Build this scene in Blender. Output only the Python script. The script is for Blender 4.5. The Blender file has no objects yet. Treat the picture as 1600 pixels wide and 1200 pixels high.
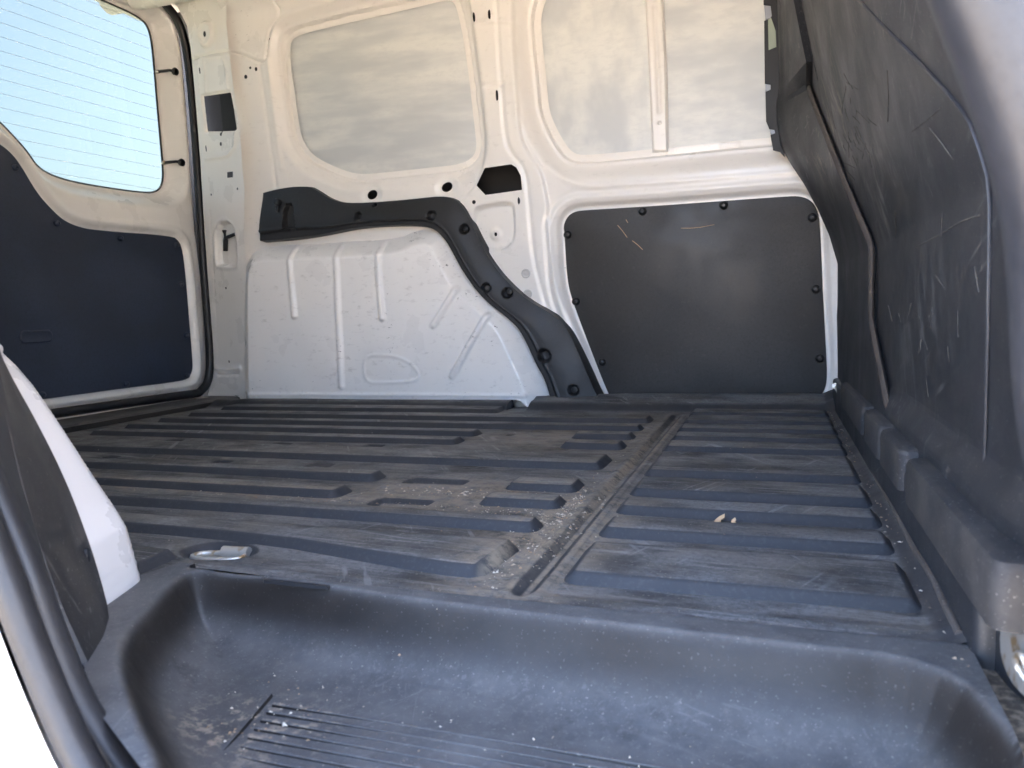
import bpy, math, random
import numpy as np
from mathutils import Matrix, Vector

random.seed(7)
rng = np.random.default_rng(7)
S = bpy.context.scene
COL = S.collection

# ------------------------------------------------------------------ camera
# metres; x = towards the cab, y = across the van away from the open side door, z = up, z 0 = cargo floor
F_PX = 1178.8
ROT = np.array([[0.94446423, -0.00111507, -0.32861236],
                [0.32687176, -0.09965602, 0.93979973],
                [-0.03379614, -0.99502132, -0.09375706]])
EYE = np.array([0.0, 0.0, 0.25])
cam = bpy.data.cameras.new("camera")
cam_o = bpy.data.objects.new("camera", cam)
COL.objects.link(cam_o)
r_, d_, f_ = ROT[:, 0], ROT[:, 1], ROT[:, 2]
cam_o.matrix_world = Matrix(((r_[0], -d_[0], -f_[0], EYE[0]), (r_[1], -d_[1], -f_[1], EYE[1]),
                             (r_[2], -d_[2], -f_[2], EYE[2]), (0, 0, 0, 1)))
cam.sensor_width = 36.0
cam.lens = F_PX / 1600 * 36
cam.clip_start = 0.01
cam.clip_end = 20000
cam.dof.use_dof = True
cam.dof.focus_distance = 1.3
cam.dof.aperture_fstop = 11.0
S.camera = cam_o

# ------------------------------------------------------------------ sky, sun, exposure
SUN_EL, SUN_AZ = math.radians(32), math.radians(25)     # azimuth clockwise from +y
world = bpy.data.worlds.new("World")
S.world = world
world.use_nodes = True
wn = world.node_tree
bg = wn.nodes["Background"]
sky = wn.nodes.new("ShaderNodeTexSky")
sky.sky_type = 'NISHITA'
sky.sun_disc = False
sky.sun_elevation = SUN_EL
sky.sun_rotation = SUN_AZ
sky.air_density = 0.65
sky.dust_density = 6.0
sky.ozone_density = 0.3
wn.links.new(sky.outputs[0], bg.inputs[0])
bg.inputs[1].default_value = 0.15
sun = bpy.data.lights.new("sun", 'SUN')
sun.energy = 5.0
sun.angle = math.radians(0.5)
sun.color = (1.0, 0.93, 0.82)
sun_o = bpy.data.objects.new("sun", sun)
COL.objects.link(sun_o)
sd = Vector((math.sin(SUN_AZ) * math.cos(SUN_EL), math.cos(SUN_AZ) * math.cos(SUN_EL), math.sin(SUN_EL)))
sun_o.rotation_euler = sd.to_track_quat('Z', 'Y').to_euler()
S.view_settings.view_transform = 'Standard'
S.view_settings.look = 'None'
S.view_settings.exposure = 4.85
S.view_settings.gamma = 1.0
S.view_settings.use_curve_mapping = False
S.render.engine = 'CYCLES'
S.cycles.use_denoising = True
S.cycles.max_bounces = 14
S.cycles.diffuse_bounces = 8
S.cycles.glossy_bounces = 6
S.cycles.transparent_max_bounces = 12
S.cycles.sample_clamp_indirect = 8.0

# ------------------------------------------------------------------ helpers
def tag(o, label=None, cat=None, group=None, kind=None):
    if label: o["label"] = label
    if cat: o["category"] = cat
    if group: o["group"] = group
    if kind: o["kind"] = kind
    return o

def empty(name, loc=(0, 0, 0), parent=None):
    o = bpy.data.objects.new(name, None)
    o.empty_display_size = 0.05
    COL.objects.link(o)
    o.location = loc
    if parent: o.parent = parent
    return o

def link(name, me, parent=None):
    o = bpy.data.objects.new(name, me)
    COL.objects.link(o)
    if parent:
        o.parent = parent
        o.matrix_parent_inverse = parent.matrix_world.inverted() if False else Matrix.Translation(-Vector(parent.location)) if parent.parent is None else Matrix.Identity(4)
    return o

def mesh(name, v, f, mat, parent=None, smooth=40):
    me = bpy.data.meshes.new(name)
    if isinstance(v, np.ndarray): v = v.tolist()
    me.from_pydata(v, [], f)
    me.materials.append(mat)
    if smooth is not None:
        me.polygons.foreach_set("use_smooth", [True] * len(me.polygons))
        me.set_sharp_from_angle(angle=math.radians(smooth))
    me.update()
    return link(name, me, parent)

def ray(u, v):
    return ROT @ np.array([u - 800.0, v - 600.0, F_PX])

def unit(v):
    v = np.array(v, float)
    return v / np.linalg.norm(v)

class Plane:
    """a flat working plane standing in the van; h runs along its normal"""
    def __init__(s, o, ex, ey):
        s.o = np.array(o, float); s.ex = unit(ex); ey = np.array(ey, float); s.ey = unit(ey - s.ex * np.dot(ey, s.ex)); s.n = np.cross(s.ex, s.ey)
    def at(s, u, v, h=0.0):                 # where a sight line meets the plane
        o = s.o + s.n * h
        d = ray(u, v)
        q = EYE + d * (np.dot(o - EYE, s.n) / np.dot(d, s.n)) - s.o
        return (float(np.dot(q, s.ex)), float(np.dot(q, s.ey)))
    def ats(s, pts, h=0.0):
        return [s.at(u, v, h) for u, v in pts]
    def p(s, a, b, h=0.0):
        return s.o + s.ex * a + s.ey * b + s.n * h
    def arr(s, A, B, H):
        return s.o + A[..., None] * s.ex + B[..., None] * s.ey + H[..., None] * s.n

def chaikin(pts, n=2, closed=True):
    p = np.array(pts, float)
    for _ in range(n):
        if closed:
            q = np.roll(p, -1, 0)
            out = np.empty((2 * len(p), p.shape[1]))
            out[0::2] = .75 * p + .25 * q
            out[1::2] = .25 * p + .75 * q
        else:
            a, b = p[:-1], p[1:]
            out = np.empty((2 * len(a) + 2, p.shape[1]))
            out[0] = p[0]; out[-1] = p[-1]
            out[1:-1:2] = .75 * a + .25 * b
            out[2:-1:2] = .25 * a + .75 * b
        p = out
    return p

def resample(pts, n, closed=False):
    p = np.array(pts, float)
    if closed: p = np.vstack([p, p[:1]])
    d = np.r_[0, np.cumsum(np.linalg.norm(np.diff(p, axis=0), axis=1))]
    t = np.linspace(0, d[-1], n + (1 if closed else 0))
    q = np.stack([np.interp(t, d, p[:, k]) for k in range(p.shape[1])], 1)
    return q[:-1] if closed else q

def seg_dist(A, B, pts, closed=False):
    D = np.full(A.shape, 1e9)
    pts = [tuple(q) for q in pts]
    pr = list(zip(pts, pts[1:] + ([pts[0]] if closed else [])))
    if not closed: pr = pr[:len(pts) - 1]
    for (x0, y0), (x1, y1) in pr:
        dx, dy = x1 - x0, y1 - y0
        L = dx * dx + dy * dy + 1e-18
        t = np.clip(((A - x0) * dx + (B - y0) * dy) / L, 0, 1)
        D = np.minimum(D, (A - x0 - t * dx) ** 2 + (B - y0 - t * dy) ** 2)
    return np.sqrt(D)

def sdf(A, B, poly):
    D = seg_dist(A, B, poly, True)
    ins = np.zeros(A.shape, bool)
    n = len(poly)
    for i in range(n):
        x0, y0 = poly[i]; x1, y1 = poly[(i + 1) % n]
        c = ((y0 > B) != (y1 > B))
        with np.errstate(divide='ignore', invalid='ignore'):
            xi = (x1 - x0) * (B - y0) / ((y1 - y0) if y1 != y0 else 1e-12) + x0
        ins ^= c & (A < xi)
    return np.where(ins, -D, D)

def ss(e0, e1, x):
    t = np.clip((x - e0) / (e1 - e0), 0, 1)
    return t * t * (3 - 2 * t)

def gauss(d, w):
    return np.exp(-(d / w) ** 2)

def grid(name, pl, bounds, step, hf, mat, parent=None, keep=None, holes=(), smooth=50):
    """a pressed sheet: height over a plane, trimmed to an outline, with real holes cut through"""
    a0, a1, b0, b1 = bounds
    na, nb = int((a1 - a0) / step) + 1, int((b1 - b0) / step) + 1
    A, B = np.meshgrid(np.linspace(a0, a1, na), np.linspace(b0, b1, nb), indexing='ij')
    A0, B0 = A.copy(), B.copy()
    dead = np.zeros(A.shape, bool)
    cuts = []
    for hpoly in holes: cuts.append((sdf(A0, B0, hpoly), 1))
    if keep is not None: cuts.append((-sdf(A0, B0, keep), 1))
    for sdv, _ in cuts:
        ga, gb = np.gradient(sdv, a0 + step - a0, b0 + step - b0)
        near = np.abs(sdv) < step * .75
        g2 = np.maximum(ga * ga + gb * gb, .3)
        A = np.where(near, A - ga * sdv / g2, A)
        B = np.where(near, B - gb * sdv / g2, B)
        dead |= sdv < -step * .75
    H = hf(A, B)
    P = pl.arr(A, B, H).reshape(-1, 3)
    idx = np.arange(na * nb).reshape(na, nb)
    q = np.stack([idx[:-1, :-1], idx[1:, :-1], idx[1:, 1:], idx[:-1, 1:]], -1).reshape(-1, 4)
    bad = dead.reshape(-1)[q].any(1)
    for sdv, _ in cuts:
        m = sdv.reshape(-1)[q].mean(1)
        bad |= m < -step * .1
    q = q[~bad]
    used = np.unique(q)
    remap = np.full(na * nb, -1); remap[used] = np.arange(len(used))
    q = remap[q]; P = P[used]
    me = bpy.data.meshes.new(name)
    me.vertices.add(len(P)); me.vertices.foreach_set("co", P.astype(np.float32).ravel())
    me.loops.add(q.size); me.loops.foreach_set("vertex_index", q.astype(np.int32).ravel())
    me.polygons.add(len(q))
    me.polygons.foreach_set("loop_start", np.arange(0, q.size, 4, dtype=np.int32))
    me.polygons.foreach_set("loop_total", np.full(len(q), 4, np.int32))
    me.update(calc_edges=True)
    me.polygons.foreach_set("use_smooth", np.ones(len(q), bool))
    me.materials.append(mat)
    if smooth: me.set_sharp_from_angle(angle=math.radians(smooth))
    return link(name, me, parent)

def inset(p, d):
    p = np.array(p, float)
    e = np.roll(p, -1, 0) - np.roll(p, 1, 0)
    e /= np.maximum(np.linalg.norm(e, axis=1, keepdims=True), 1e-9)
    nrm = np.stack([-e[:, 1], e[:, 0]], 1)
    area = np.sum(p[:, 0] * np.roll(p[:, 1], -1) - np.roll(p[:, 0], -1) * p[:, 1])
    if area < 0: nrm = -nrm
    return p + nrm * d

def plate(name, pl, outline, rings, mat, parent=None, smooth=35, back=False):
    """rings: list of (inset, height) from the foot to the top, last one capped"""
    o = np.array(outline, float)
    area = np.sum(o[:, 0] * np.roll(o[:, 1], -1) - np.roll(o[:, 0], -1) * o[:, 1])
    if area < 0: o = o[::-1]
    n = len(o); V = []; Fc = []
    for ins, h in rings:
        q = inset(o, ins) if ins else o
        V += [pl.p(a, b, h).tolist() for a, b in q]
    for k in range(len(rings) - 1):
        for i in range(n):
            j = (i + 1) % n
            Fc.append((k * n + i, k * n + j, (k + 1) * n + j, (k + 1) * n + i))
    Fc.append(tuple((len(rings) - 1) * n + i for i in range(n)))
    if back: Fc.append(tuple(reversed(range(n))))
    return mesh(name, V, Fc, mat, parent, smooth)

def rrect(a0, a1, b0, b1, r, k=4):
    out = []
    for cx, cy, s in ((a1 - r, b0 + r, -90), (a1 - r, b1 - r, 0), (a0 + r, b1 - r, 90), (a0 + r, b0 + r, 180)):
        for i in range(k + 1):
            t = math.radians(s + 90 * i / k)
            out.append((cx + r * math.cos(t), cy + r * math.sin(t)))
    return out

def ellipse(c, ra, rb, n=20, rot=0):
    cr, sr = math.cos(rot), math.sin(rot)
    return [(c[0] + ra * math.cos(t) * cr - rb * math.sin(t) * sr, c[1] + ra * math.cos(t) * sr + rb * math.sin(t) * cr)
            for t in [2 * math.pi * i / n for i in range(n)]]

def lathe(name, pl, c, prof, mat, parent=None, seg=16, smooth=40):
    V, Fc = [], []
    for r, h in prof:
        for i in range(seg):
            t = 2 * math.pi * i / seg
            V.append(pl.p(c[0] + r * math.cos(t), c[1] + r * math.sin(t), h).tolist())
    for k in range(len(prof) - 1):
        for i in range(seg):
            j = (i + 1) % seg
            Fc.append((k * seg + i, k * seg + j, (k + 1) * seg + j, (k + 1) * seg + i))
    Fc.append(tuple((len(prof) - 1) * seg + i for i in range(seg)))
    return mesh(name, V, Fc, mat, parent, smooth)

def tube(name, pts, rad, mat, parent=None, seg=12, closed=False, up=(0, 0, 1), ry=None, smooth=60):
    P = np.array(pts, float); n = len(P)
    ry = ry or rad
    V, Fc = [], []
    up = np.array(up, float)
    for i in range(n):
        a = P[i - 1] if (i > 0 or closed) else P[i]
        b = P[(i + 1) % n] if (i < n - 1 or closed) else P[i]
        t = unit(b - a)
        s = np.cross(t, up)
        s = unit(s) if np.linalg.norm(s) > 1e-4 else unit(np.cross(t, (1, 0, 0)))
        w = np.cross(s, t)
        for k in range(seg):
            an = 2 * math.pi * k / seg
            V.append((P[i] + s * rad * math.cos(an) + w * ry * math.sin(an)).tolist())
    for i in range(n if closed else n - 1):
        j = (i + 1) % n
        for k in range(seg):
            l = (k + 1) % seg
            Fc.append((i * seg + k, i * seg + l, j * seg + l, j * seg + k))
    if not closed:
        Fc.append(tuple(reversed(range(seg))))
        Fc.append(tuple((n - 1) * seg + k for k in range(seg)))
    return mesh(name, V, Fc, mat, parent, smooth)

def box(name, x0, x1, y0, y1, z0, z1, mat, parent=None, bev=0.0):
    pl = Plane((0, 0, 0), (1, 0, 0), (0, 1, 0))
    if bev:
        o = rrect(x0, x1, y0, y1, bev * 1.5, 3)
        return plate(name, pl, o, [(0, z0), (0, z1 - bev), (bev * .3, z1 - bev * .3), (bev, z1)], mat, parent, back=True)
    o = [(x0, y0), (x1, y0), (x1, y1), (x0, y1)]
    return plate(name, pl, o, [(0, z0), (0, z1)], mat, parent, back=True, smooth=None)

# ------------------------------------------------------------------ materials
class NT:
    def __init__(s, name):
        s.m = bpy.data.materials.new(name); s.m.use_nodes = True
        s.t = s.m.node_tree; s.b = s.t.nodes["Principled BSDF"]
        s.out = s.t.nodes["Material Output"]
        s.pos = s.t.nodes.new("ShaderNodeNewGeometry").outputs["Position"]
    def n(s, typ, **kw):
        nd = s.t.nodes.new(typ)
        for k, v in kw.items():
            if k in nd.inputs: nd.inputs[k].default_value = v
            else: setattr(nd, k, v)
        return nd
    def l(s, a, b): s.t.links.new(a, b)
    def noise(s, scale, detail=3, rough=.55, stretch=(1, 1, 1), rot=(0, 0, 0)):
        src = s.pos
        if any(rot):
            m0 = s.n("ShaderNodeMapping"); m0.inputs["Rotation"].default_value = rot
            s.l(src, m0.inputs[0]); src = m0.outputs[0]
        mp = s.n("ShaderNodeMapping"); mp.inputs["Scale"].default_value = stretch
        s.l(src, mp.inputs[0])
        nz = s.n("ShaderNodeTexNoise"); nz.inputs["Scale"].default_value = scale
        nz.inputs["Detail"].default_value = detail; nz.inputs["Roughness"].default_value = rough
        s.l(mp.outputs[0], nz.inputs["Vector"])
        return nz.outputs["Fac"]
    def ramp(s, fac, lo, hi, c0=0.0, c1=1.0):
        mr = s.n("ShaderNodeMapRange"); mr.interpolation_type = 'SMOOTHSTEP'
        mr.inputs["From Min"].default_value = lo; mr.inputs["From Max"].default_value = hi
        mr.inputs["To Min"].default_value = c0; mr.inputs["To Max"].default_value = c1
        s.l(fac, mr.inputs["Value"])
        return mr.outputs[0]
    def math(s, op, a, b=None):
        nd = s.n("ShaderNodeMath"); nd.operation = op
        for i, q in enumerate((a, b)):
            if q is None: continue
            if isinstance(q, (int, float)): nd.inputs[i].default_value = q
            else: s.l(q, nd.inputs[i])
        return nd.outputs[0]
    def mix(s, fac, c0, c1):
        nd = s.n("ShaderNodeMix"); nd.data_type = 'RGBA'
        for i, q in ((0, fac), (6, c0), (7, c1)):
            if isinstance(q, (int, float)): nd.inputs[i].default_value = q
            elif isinstance(q, (tuple, list)): nd.inputs[i].default_value = (*q[:3], 1)
            else: s.l(q, nd.inputs[i])
        return nd.outputs[2]
    def blob(s, c, r, soft=1.0):
        """1 near a place in the van, 0 away from it (a patch of dirt)"""
        vs = s.n("ShaderNodeVectorMath"); vs.operation = 'SUBTRACT'; vs.inputs[1].default_value = c
        s.l(s.pos, vs.inputs[0])
        vd = s.n("ShaderNodeVectorMath"); vd.operation = 'DIVIDE'; vd.inputs[1].default_value = r
        s.l(vs.outputs[0], vd.inputs[0])
        ln = s.n("ShaderNodeVectorMath"); ln.operation = 'LENGTH'
        s.l(vd.outputs[0], ln.inputs[0])
        return s.ramp(ln.outputs["Value"], 1.0 - soft, 1.0, 1.0, 0.0)
    def scratches(s, axis, angles, scale=90, thin=.035, lo=.66, hi=.70, patch=3.5):
        """fine straight scratches at several angles about an axis, in patches"""
        tot = None
        for k, an in enumerate(angles):
            rot = [0, 0, 0]; rot[axis] = an
            st = [1, 1, 1]; st[(axis + 1) % 3] = thin
            f = s.ramp(s.noise(scale * (1 + .3 * k), 3, .6, tuple(st), tuple(rot)), lo, hi)
            p = s.ramp(s.noise(patch + k * 1.7, 3, .6), .48, .64)
            f = s.math('MULTIPLY', f, p)
            tot = f if tot is None else s.math('MAXIMUM', tot, f)
        return tot
    def specks(s, scale=420, lo=.70, hi=.76):
        return s.ramp(s.noise(scale, 2, .5), lo, hi)
    def bump(s, h, strength=.2, dist=.002, prev=None):
        b = s.n("ShaderNodeBump"); b.inputs["Strength"].default_value = strength; b.inputs["Distance"].default_value = dist
        s.l(h, b.inputs["Height"])
        if prev is not None: s.l(prev, b.inputs["Normal"])
        return b.outputs[0]
    def set(s, **kw):
        for k, v in kw.items():
            k = k.replace("_", " ")
            i = s.b.inputs[k]
            if isinstance(v, (int, float)): i.default_value = v
            elif isinstance(v, (tuple, list)): i.default_value = (*v[:3], 1) if len(i.default_value) == 4 else v
            else: s.l(v, i)
        return s.m

def mat_paint(name, base=(.775, .752, .715), wear=.5, rough=.32, knocks=None):
    t = NT(name)
    big = t.ramp(t.noise(5, 4), .42, .75, 0, .16)
    c = t.mix(big, base, tuple(q * .74 for q in base))
    sm = t.ramp(t.noise(38, 5, .6, (1, 1, 2.2)), .56, .80, 0, .5 * wear)
    c = t.mix(sm, c, (.42, .39, .36))
    mk = t.math('MULTIPLY', t.ramp(t.noise(60, 2, .5, (1, 1, 4)), .72, .755), t.ramp(t.noise(7, 2), .5, .62))
    c = t.mix(t.math('MULTIPLY', mk, wear), c, (.10, .09, .085))
    if knocks:
        kb = None
        for kc, kr in knocks:
            b_ = t.blob(kc, kr, .7); kb = b_ if kb is None else t.math('MAXIMUM', kb, b_)
        kn_ = t.ramp(t.noise(85, 4, .7, (1, 1, 1.8)), .62, .67)
        c = t.mix(t.math('MULTIPLY', t.math('MULTIPLY', kb, kn_), .8), c, (.09, .08, .07))
    r = t.ramp(t.noise(9, 5), .3, .7, rough - .06, rough + .14)
    return t.set(Base_Color=c, Roughness=r, Coat_Weight=.25, Coat_Roughness=.2,
                 Normal=t.bump(t.noise(140, 2), .05, .001))

M = {}
M['paint'] = mat_paint("white_paint")  # wall tone lowered against the arch to even out the light
M['arch'] = mat_paint("scuffed_white_paint_lit", (.85, .825, .79), 1.0, .30, [((-.83, 1.9, .40), (.09, .2, .06)), ((-.78, 1.9, .31), (.05, .2, .07)), ((-.70, 1.9, .20), (.05, .2, .05)), ((-.64, 1.9, .04), (.04, .2, .05)), ((-1.02, 1.9, .20), (.02, .2, .2)), ((-.96, 1.9, .47), (.10, .2, .03))])  # arch is the same white, lightened in colour for missing light
M['paint_dimmed'] = mat_paint("white_paint_dimmed", (.66, .635, .61), .1, .3)  # same van white, greyed in colour where strong daylight would bleach it
M['paint_clean'] = mat_paint("clean_white_paint", (.80, .78, .74), .12, .28)

def mat_blank(name, stretch, seedv):
    t = NT(name)
    a = t.noise(3.0, 3, .45, stretch, (0, seedv * .03, 0))
    b = t.noise(9, 3, .5, tuple(q * .9 for q in stretch), (0, -.04, 0))
    f = t.math('ADD', t.math('MULTIPLY', a, .6), t.math('MULTIPLY', b, .4))
    c = t.mix(t.ramp(f, .40, .64), (.70, .715, .695), (.53, .56, .575))
    c = t.mix(t.ramp(t.noise(34, 5, .65, (1, 1, 2.5)), .44, .68, 0, .40), c, (.55, .57, .575))
    return t.set(Base_Color=c, Roughness=.45, Normal=t.bump(t.noise(220, 2), .06, .001))
M['blank_a'] = mat_blank("sprayed_glass_streaked", (.8, .8, 4.2), 1)
M['blank_b'] = mat_blank("sprayed_glass_blotched", (2.6, 1, 1.9), 3)
M['blank_c'] = mat_blank("sprayed_glass_even", (1.2, 1, 3.4), 5)

def mat_liner():
    t = NT("grooved_rubber_liner")
    sepn = t.n("ShaderNodeSeparateXYZ"); t.l(t.n("ShaderNodeNewGeometry").outputs["Normal"], sepn.inputs[0])
    flat = t.ramp(sepn.outputs[2], .90, .985)               # level faces trodden grey; flank shade put into the colour as near-black
    c = t.mix(t.ramp(t.noise(13, 8, .72, (.45, 1.3, 1)), .34, .66), (.034, .034, .037), (.165, .165, .166))
    c = t.mix(t.ramp(t.noise(5, 7, .7, (.6, 1.2, 1), (0, 0, .4)), .49, .64, 0, .95), c, (.020, .0195, .0195))
    c = t.mix(t.ramp(t.noise(75, 5, .7, (.10, 2.0, 1), (0, 0, .06)), .53, .66, 0, .75), c, (.24, .238, .234))
    c = t.mix(t.ramp(t.noise(190, 6, .8), .44, .62, 0, .6), c, (.022, .022, .023))
    c = t.mix(t.math('MULTIPLY', t.scratches(2, (.2, 1.0, 2.0), 60, .04, .60, .66), .7), c, (.26, .26, .26))
    c = t.mix(t.math('MULTIPLY', t.specks(380, .64, .70), .6), c, (.33, .30, .25))
    # trodden-in dust: along the cross channel and in the dished patch before it
    d1 = t.blob((-.235, .80, 0), (.12, .36, .05), .8)
    d2 = t.blob((-.42, .95, 0), (.26, .17, .05), .9)
    d3 = t.blob((-.24, 1.45, 0), (.12, .5, .05), .9)
    d4 = t.blob((-.75, .90, 0), (.75, .035, .05), .8)
    d5 = t.blob((-.40, 1.42, 0), (.35, .22, .05), .9)
    c = t.mix(t.math('SUBTRACT', 1, flat), c, t.mix(t.ramp(t.noise(240, 3), .5, .75, 0, .5), (.034, .0345, .038), (.06, .06, .06)))
    dd = t.math('MAXIMUM', t.math('MAXIMUM', d1, t.math('MULTIPLY', d2, .8)), t.math('MAXIMUM', t.math('MULTIPLY', d3, .55), t.math('MAXIMUM', t.math('MULTIPLY', d4, .6), t.math('MULTIPLY', d5, .4))))
    d6 = t.math('MAXIMUM', t.blob((-.222, 1.15, 0), (.013, .62, .05), .8), t.math('MAXIMUM', t.blob((-.1995, 1.35, 0), (.006, .42, .05), .7), t.blob((-.265, .70, 0), (.012, .07, .05), .8)))
    dd = t.math('MAXIMUM', t.math('MULTIPLY', dd, flat), t.math('MULTIPLY', d6, .9))
    dn = t.ramp(t.noise(48, 8, .8), .36, .58)
    c = t.mix(t.math('MULTIPLY', t.math('MULTIPLY', dd, dn), 1.0), c, (.27, .215, .155))
    gen = t.math('MULTIPLY', t.ramp(t.noise(9, 7, .7), .46, .66, 0, .38), flat)
    c = t.mix(gen, c, (.17, .15, .125))
    r = t.ramp(t.noise(20, 4), .3, .7, .50, .68)
    h = t.noise(900, 2)
    return t.set(Base_Color=c, Roughness=r, Specular_IOR_Level=.32,
                 Normal=t.bump(h, .18, .0006, t.bump(t.noise(30, 4), .10, .003)))
M['liner'] = mat_liner()

def mat_plastic(name, base, scuff=(.14, .135, .13), amt=.5, rough=.46, grain=1100, streak=(1, 1, .3), dust=0.0, gb=.25, rubbed=()):
    t = NT(name)
    c = t.mix(t.ramp(t.noise(5, 4), .35, .7), base, tuple(q * 1.5 for q in base))
    s1 = t.ramp(t.noise(45, 5, .65, streak), .60, .74, 0, amt * .45)
    c = t.mix(s1, c, scuff)
    ax = 0 if streak[2] < 1 else 2
    s2 = t.scratches(ax, (1.57, 1.2, .35, 2.2), 75, .022, .63, .67, 3.2)
    c = t.mix(t.math('MULTIPLY', s2, amt), c, tuple(q * 1.8 for q in scuff))
    c = t.mix(t.ramp(t.noise(170, 5, .75), .45, .7, 0, .5), c, tuple(q * .6 for q in base))
    if amt > .4:
        c = t.mix(t.math('MULTIPLY', t.specks(450, .67, .73), .5), c, (.32, .30, .27))
    for rc, rr_, col in rubbed:      # patches rubbed by cargo
        f = t.math('MULTIPLY', t.blob(rc, rr_, .9), t.ramp(t.noise(38, 5, .7, (1, 1, .22), (.5, 0, 0)), .53, .62))
        c = t.mix(t.math('MULTIPLY', f, .75), c, col)
    if dust:
        c = t.mix(t.ramp(t.noise(14, 5, .65), .42, .72, 0, dust), c, (.26, .23, .19))
    r = t.ramp(t.noise(10, 4), .3, .7, rough - .07, rough + .09)
    return t.set(Base_Color=c, Roughness=r, Normal=t.bump(t.noise(grain, 2), gb, .0006))
M['bulk'] = mat_plastic("bulkhead_plastic", (.018, .019, .022), (.12, .115, .108), .42, .48, rubbed=(((.10, 1.50, .56), (.3, .30, .17), (.22, .195, .15)), ((.13, 1.15, .40), (.3, .22, .10), (.15, .145, .135)), ((.15, .95, .22), (.3, .25, .12), (.11, .11, .11))))
M['trim'] = mat_plastic("arch_trim_plastic", (.013, .013, .014), (.045, .044, .042), .12, .5)
def mat_step():
    t = NT("step_plastic")
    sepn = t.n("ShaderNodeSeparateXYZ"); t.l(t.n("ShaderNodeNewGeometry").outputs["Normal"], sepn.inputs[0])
    flat = t.ramp(sepn.outputs[2], .40, .99)                # level faces dusty and lighter; steep wall's shade painted as dark brown
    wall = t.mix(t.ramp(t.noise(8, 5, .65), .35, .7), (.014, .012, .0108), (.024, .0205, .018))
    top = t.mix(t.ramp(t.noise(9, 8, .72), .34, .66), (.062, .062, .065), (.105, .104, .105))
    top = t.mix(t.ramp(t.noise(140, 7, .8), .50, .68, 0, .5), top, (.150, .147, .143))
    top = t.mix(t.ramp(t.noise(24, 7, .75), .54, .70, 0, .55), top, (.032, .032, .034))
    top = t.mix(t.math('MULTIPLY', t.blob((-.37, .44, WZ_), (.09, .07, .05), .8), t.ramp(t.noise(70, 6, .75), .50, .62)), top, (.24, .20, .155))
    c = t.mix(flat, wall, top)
    c = t.mix(t.math('MULTIPLY', t.math('MULTIPLY', t.specks(420, .66, .72), t.ramp(flat, 0, 1, .25, .8)), .6), c, (.28, .265, .24))
    c = t.mix(t.math('MULTIPLY', t.math('MULTIPLY', t.scratches(2, (.3, 1.2, 2.2), 110, .05, .62, .67), flat), .3), c, (.20, .195, .19))
    return t.set(Base_Color=c, Roughness=t.ramp(t.noise(10, 4), .3, .7, .48, .64), Specular_IOR_Level=.3,
                 Normal=t.bump(t.noise(900, 2), .3, .0006))
WZ_ = -.052
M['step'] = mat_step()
M['pillar'] = mat_plastic("pillar_trim_plastic", (.015, .0145, .0155), (.10, .095, .09), .5, .5, 900, (1, 1, .6), .10)
M['rubber'] = mat_plastic("seal_rubber", (.012, .0125, .0145), (.04, .039, .038), .08, .42)
M['board'] = mat_plastic("lining_board", (.031, .0298, .029), (.060, .052, .046), .16, .55, 700, (1, 1, 1.6), 0, .12)
M['board_door'] = mat_plastic("door_lining_board", (.019, .028, .050), (.03, .038, .06), .06, .45, 700, (1, 1, 1), 0, .1)
M['rivet'] = mat_plastic("rivet_plastic", (.008, .008, .009), (.02, .02, .02), .1, .42)
M['foam'] = mat_plastic("foam_strip", (.062, .050, .043), (.10, .082, .068), .5, .9, 500, (1, 1, 1), .12, .8)
M['greypillar'] = mat_plastic("grey_door_post", (.022, .023, .027), (.03, .03, .034), .05, .42)
M['dark'] = NT("dark_cavity").set(Base_Color=(.012, .013, .016), Roughness=.6)
M['dustledge'] = mat_plastic("dusty_ledge_plastic", (.020, .020, .022), (.05, .05, .05), .5, .7, 900, (1, 1, 1), .10)

t = NT("scratched_plastic")
M['scuff'] = t.set(Base_Color=t.mix(t.ramp(t.noise(60, 5, .7), .42, .6), (.050, .047, .043), (.13, .120, .105)), Roughness=.7)
M['bead'] = mat_plastic("worn_edge", (.024, .024, .027), (.05, .05, .05), .4, .45)
t = NT("zinc_plated_steel")
cc = t.mix(t.ramp(t.noise(60, 4), .5, .66), (.55, .535, .50), (.36, .25, .13))
M['zinc'] = t.set(Base_Color=cc, Metallic=.75, Roughness=.46)
t = NT("dirty_sill")
cc = t.mix(t.ramp(t.noise(120, 5, .7), .42, .62), (.07, .06, .048), (.24, .20, .155))
M['sill'] = t.set(Base_Color=cc, Roughness=.8, Normal=t.bump(t.noise(200, 3), .5, .003))
t = NT("dry_leaf")
M['leaf'] = t.set(Base_Color=t.mix(t.noise(90, 3), (.50, .30, .15), (.66, .46, .28)), Roughness=.7)
t = NT("sawdust_crumb")
M['crumb'] = t.set(Base_Color=t.mix(t.ramp(t.noise(45, 1), .42, .58), (.52, .46, .37), (.30, .20, .12)), Roughness=.85)
t = NT("grey_plug")
M['plug'] = t.set(Base_Color=(.48, .475, .46), Roughness=.4)
t = NT("gap_view_green")
M['gap_view'] = t.set(Base_Color=t.mix(t.noise(20, 2), (.20, .24, .17), (.36, .40, .32)), Roughness=.25)
t = NT("clip_pale")
M['clip'] = t.set(Base_Color=(.30, .32, .36), Roughness=.35)
t = NT("heater_line")
M['heater'] = t.set(Base_Color=(.42, .40, .38), Roughness=.5)
t = NT("earth")
g = t.mix(t.ramp(t.noise(.6, 6, .6), .35, .65), (.28, .24, .195), (.35, .305, .252))
M['ground'] = t.set(Base_Color=t.mix(t.ramp(t.noise(30, 5), .5, .7, 0, .4), g, (.25, .21, .17)), Roughness=.95)

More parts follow.
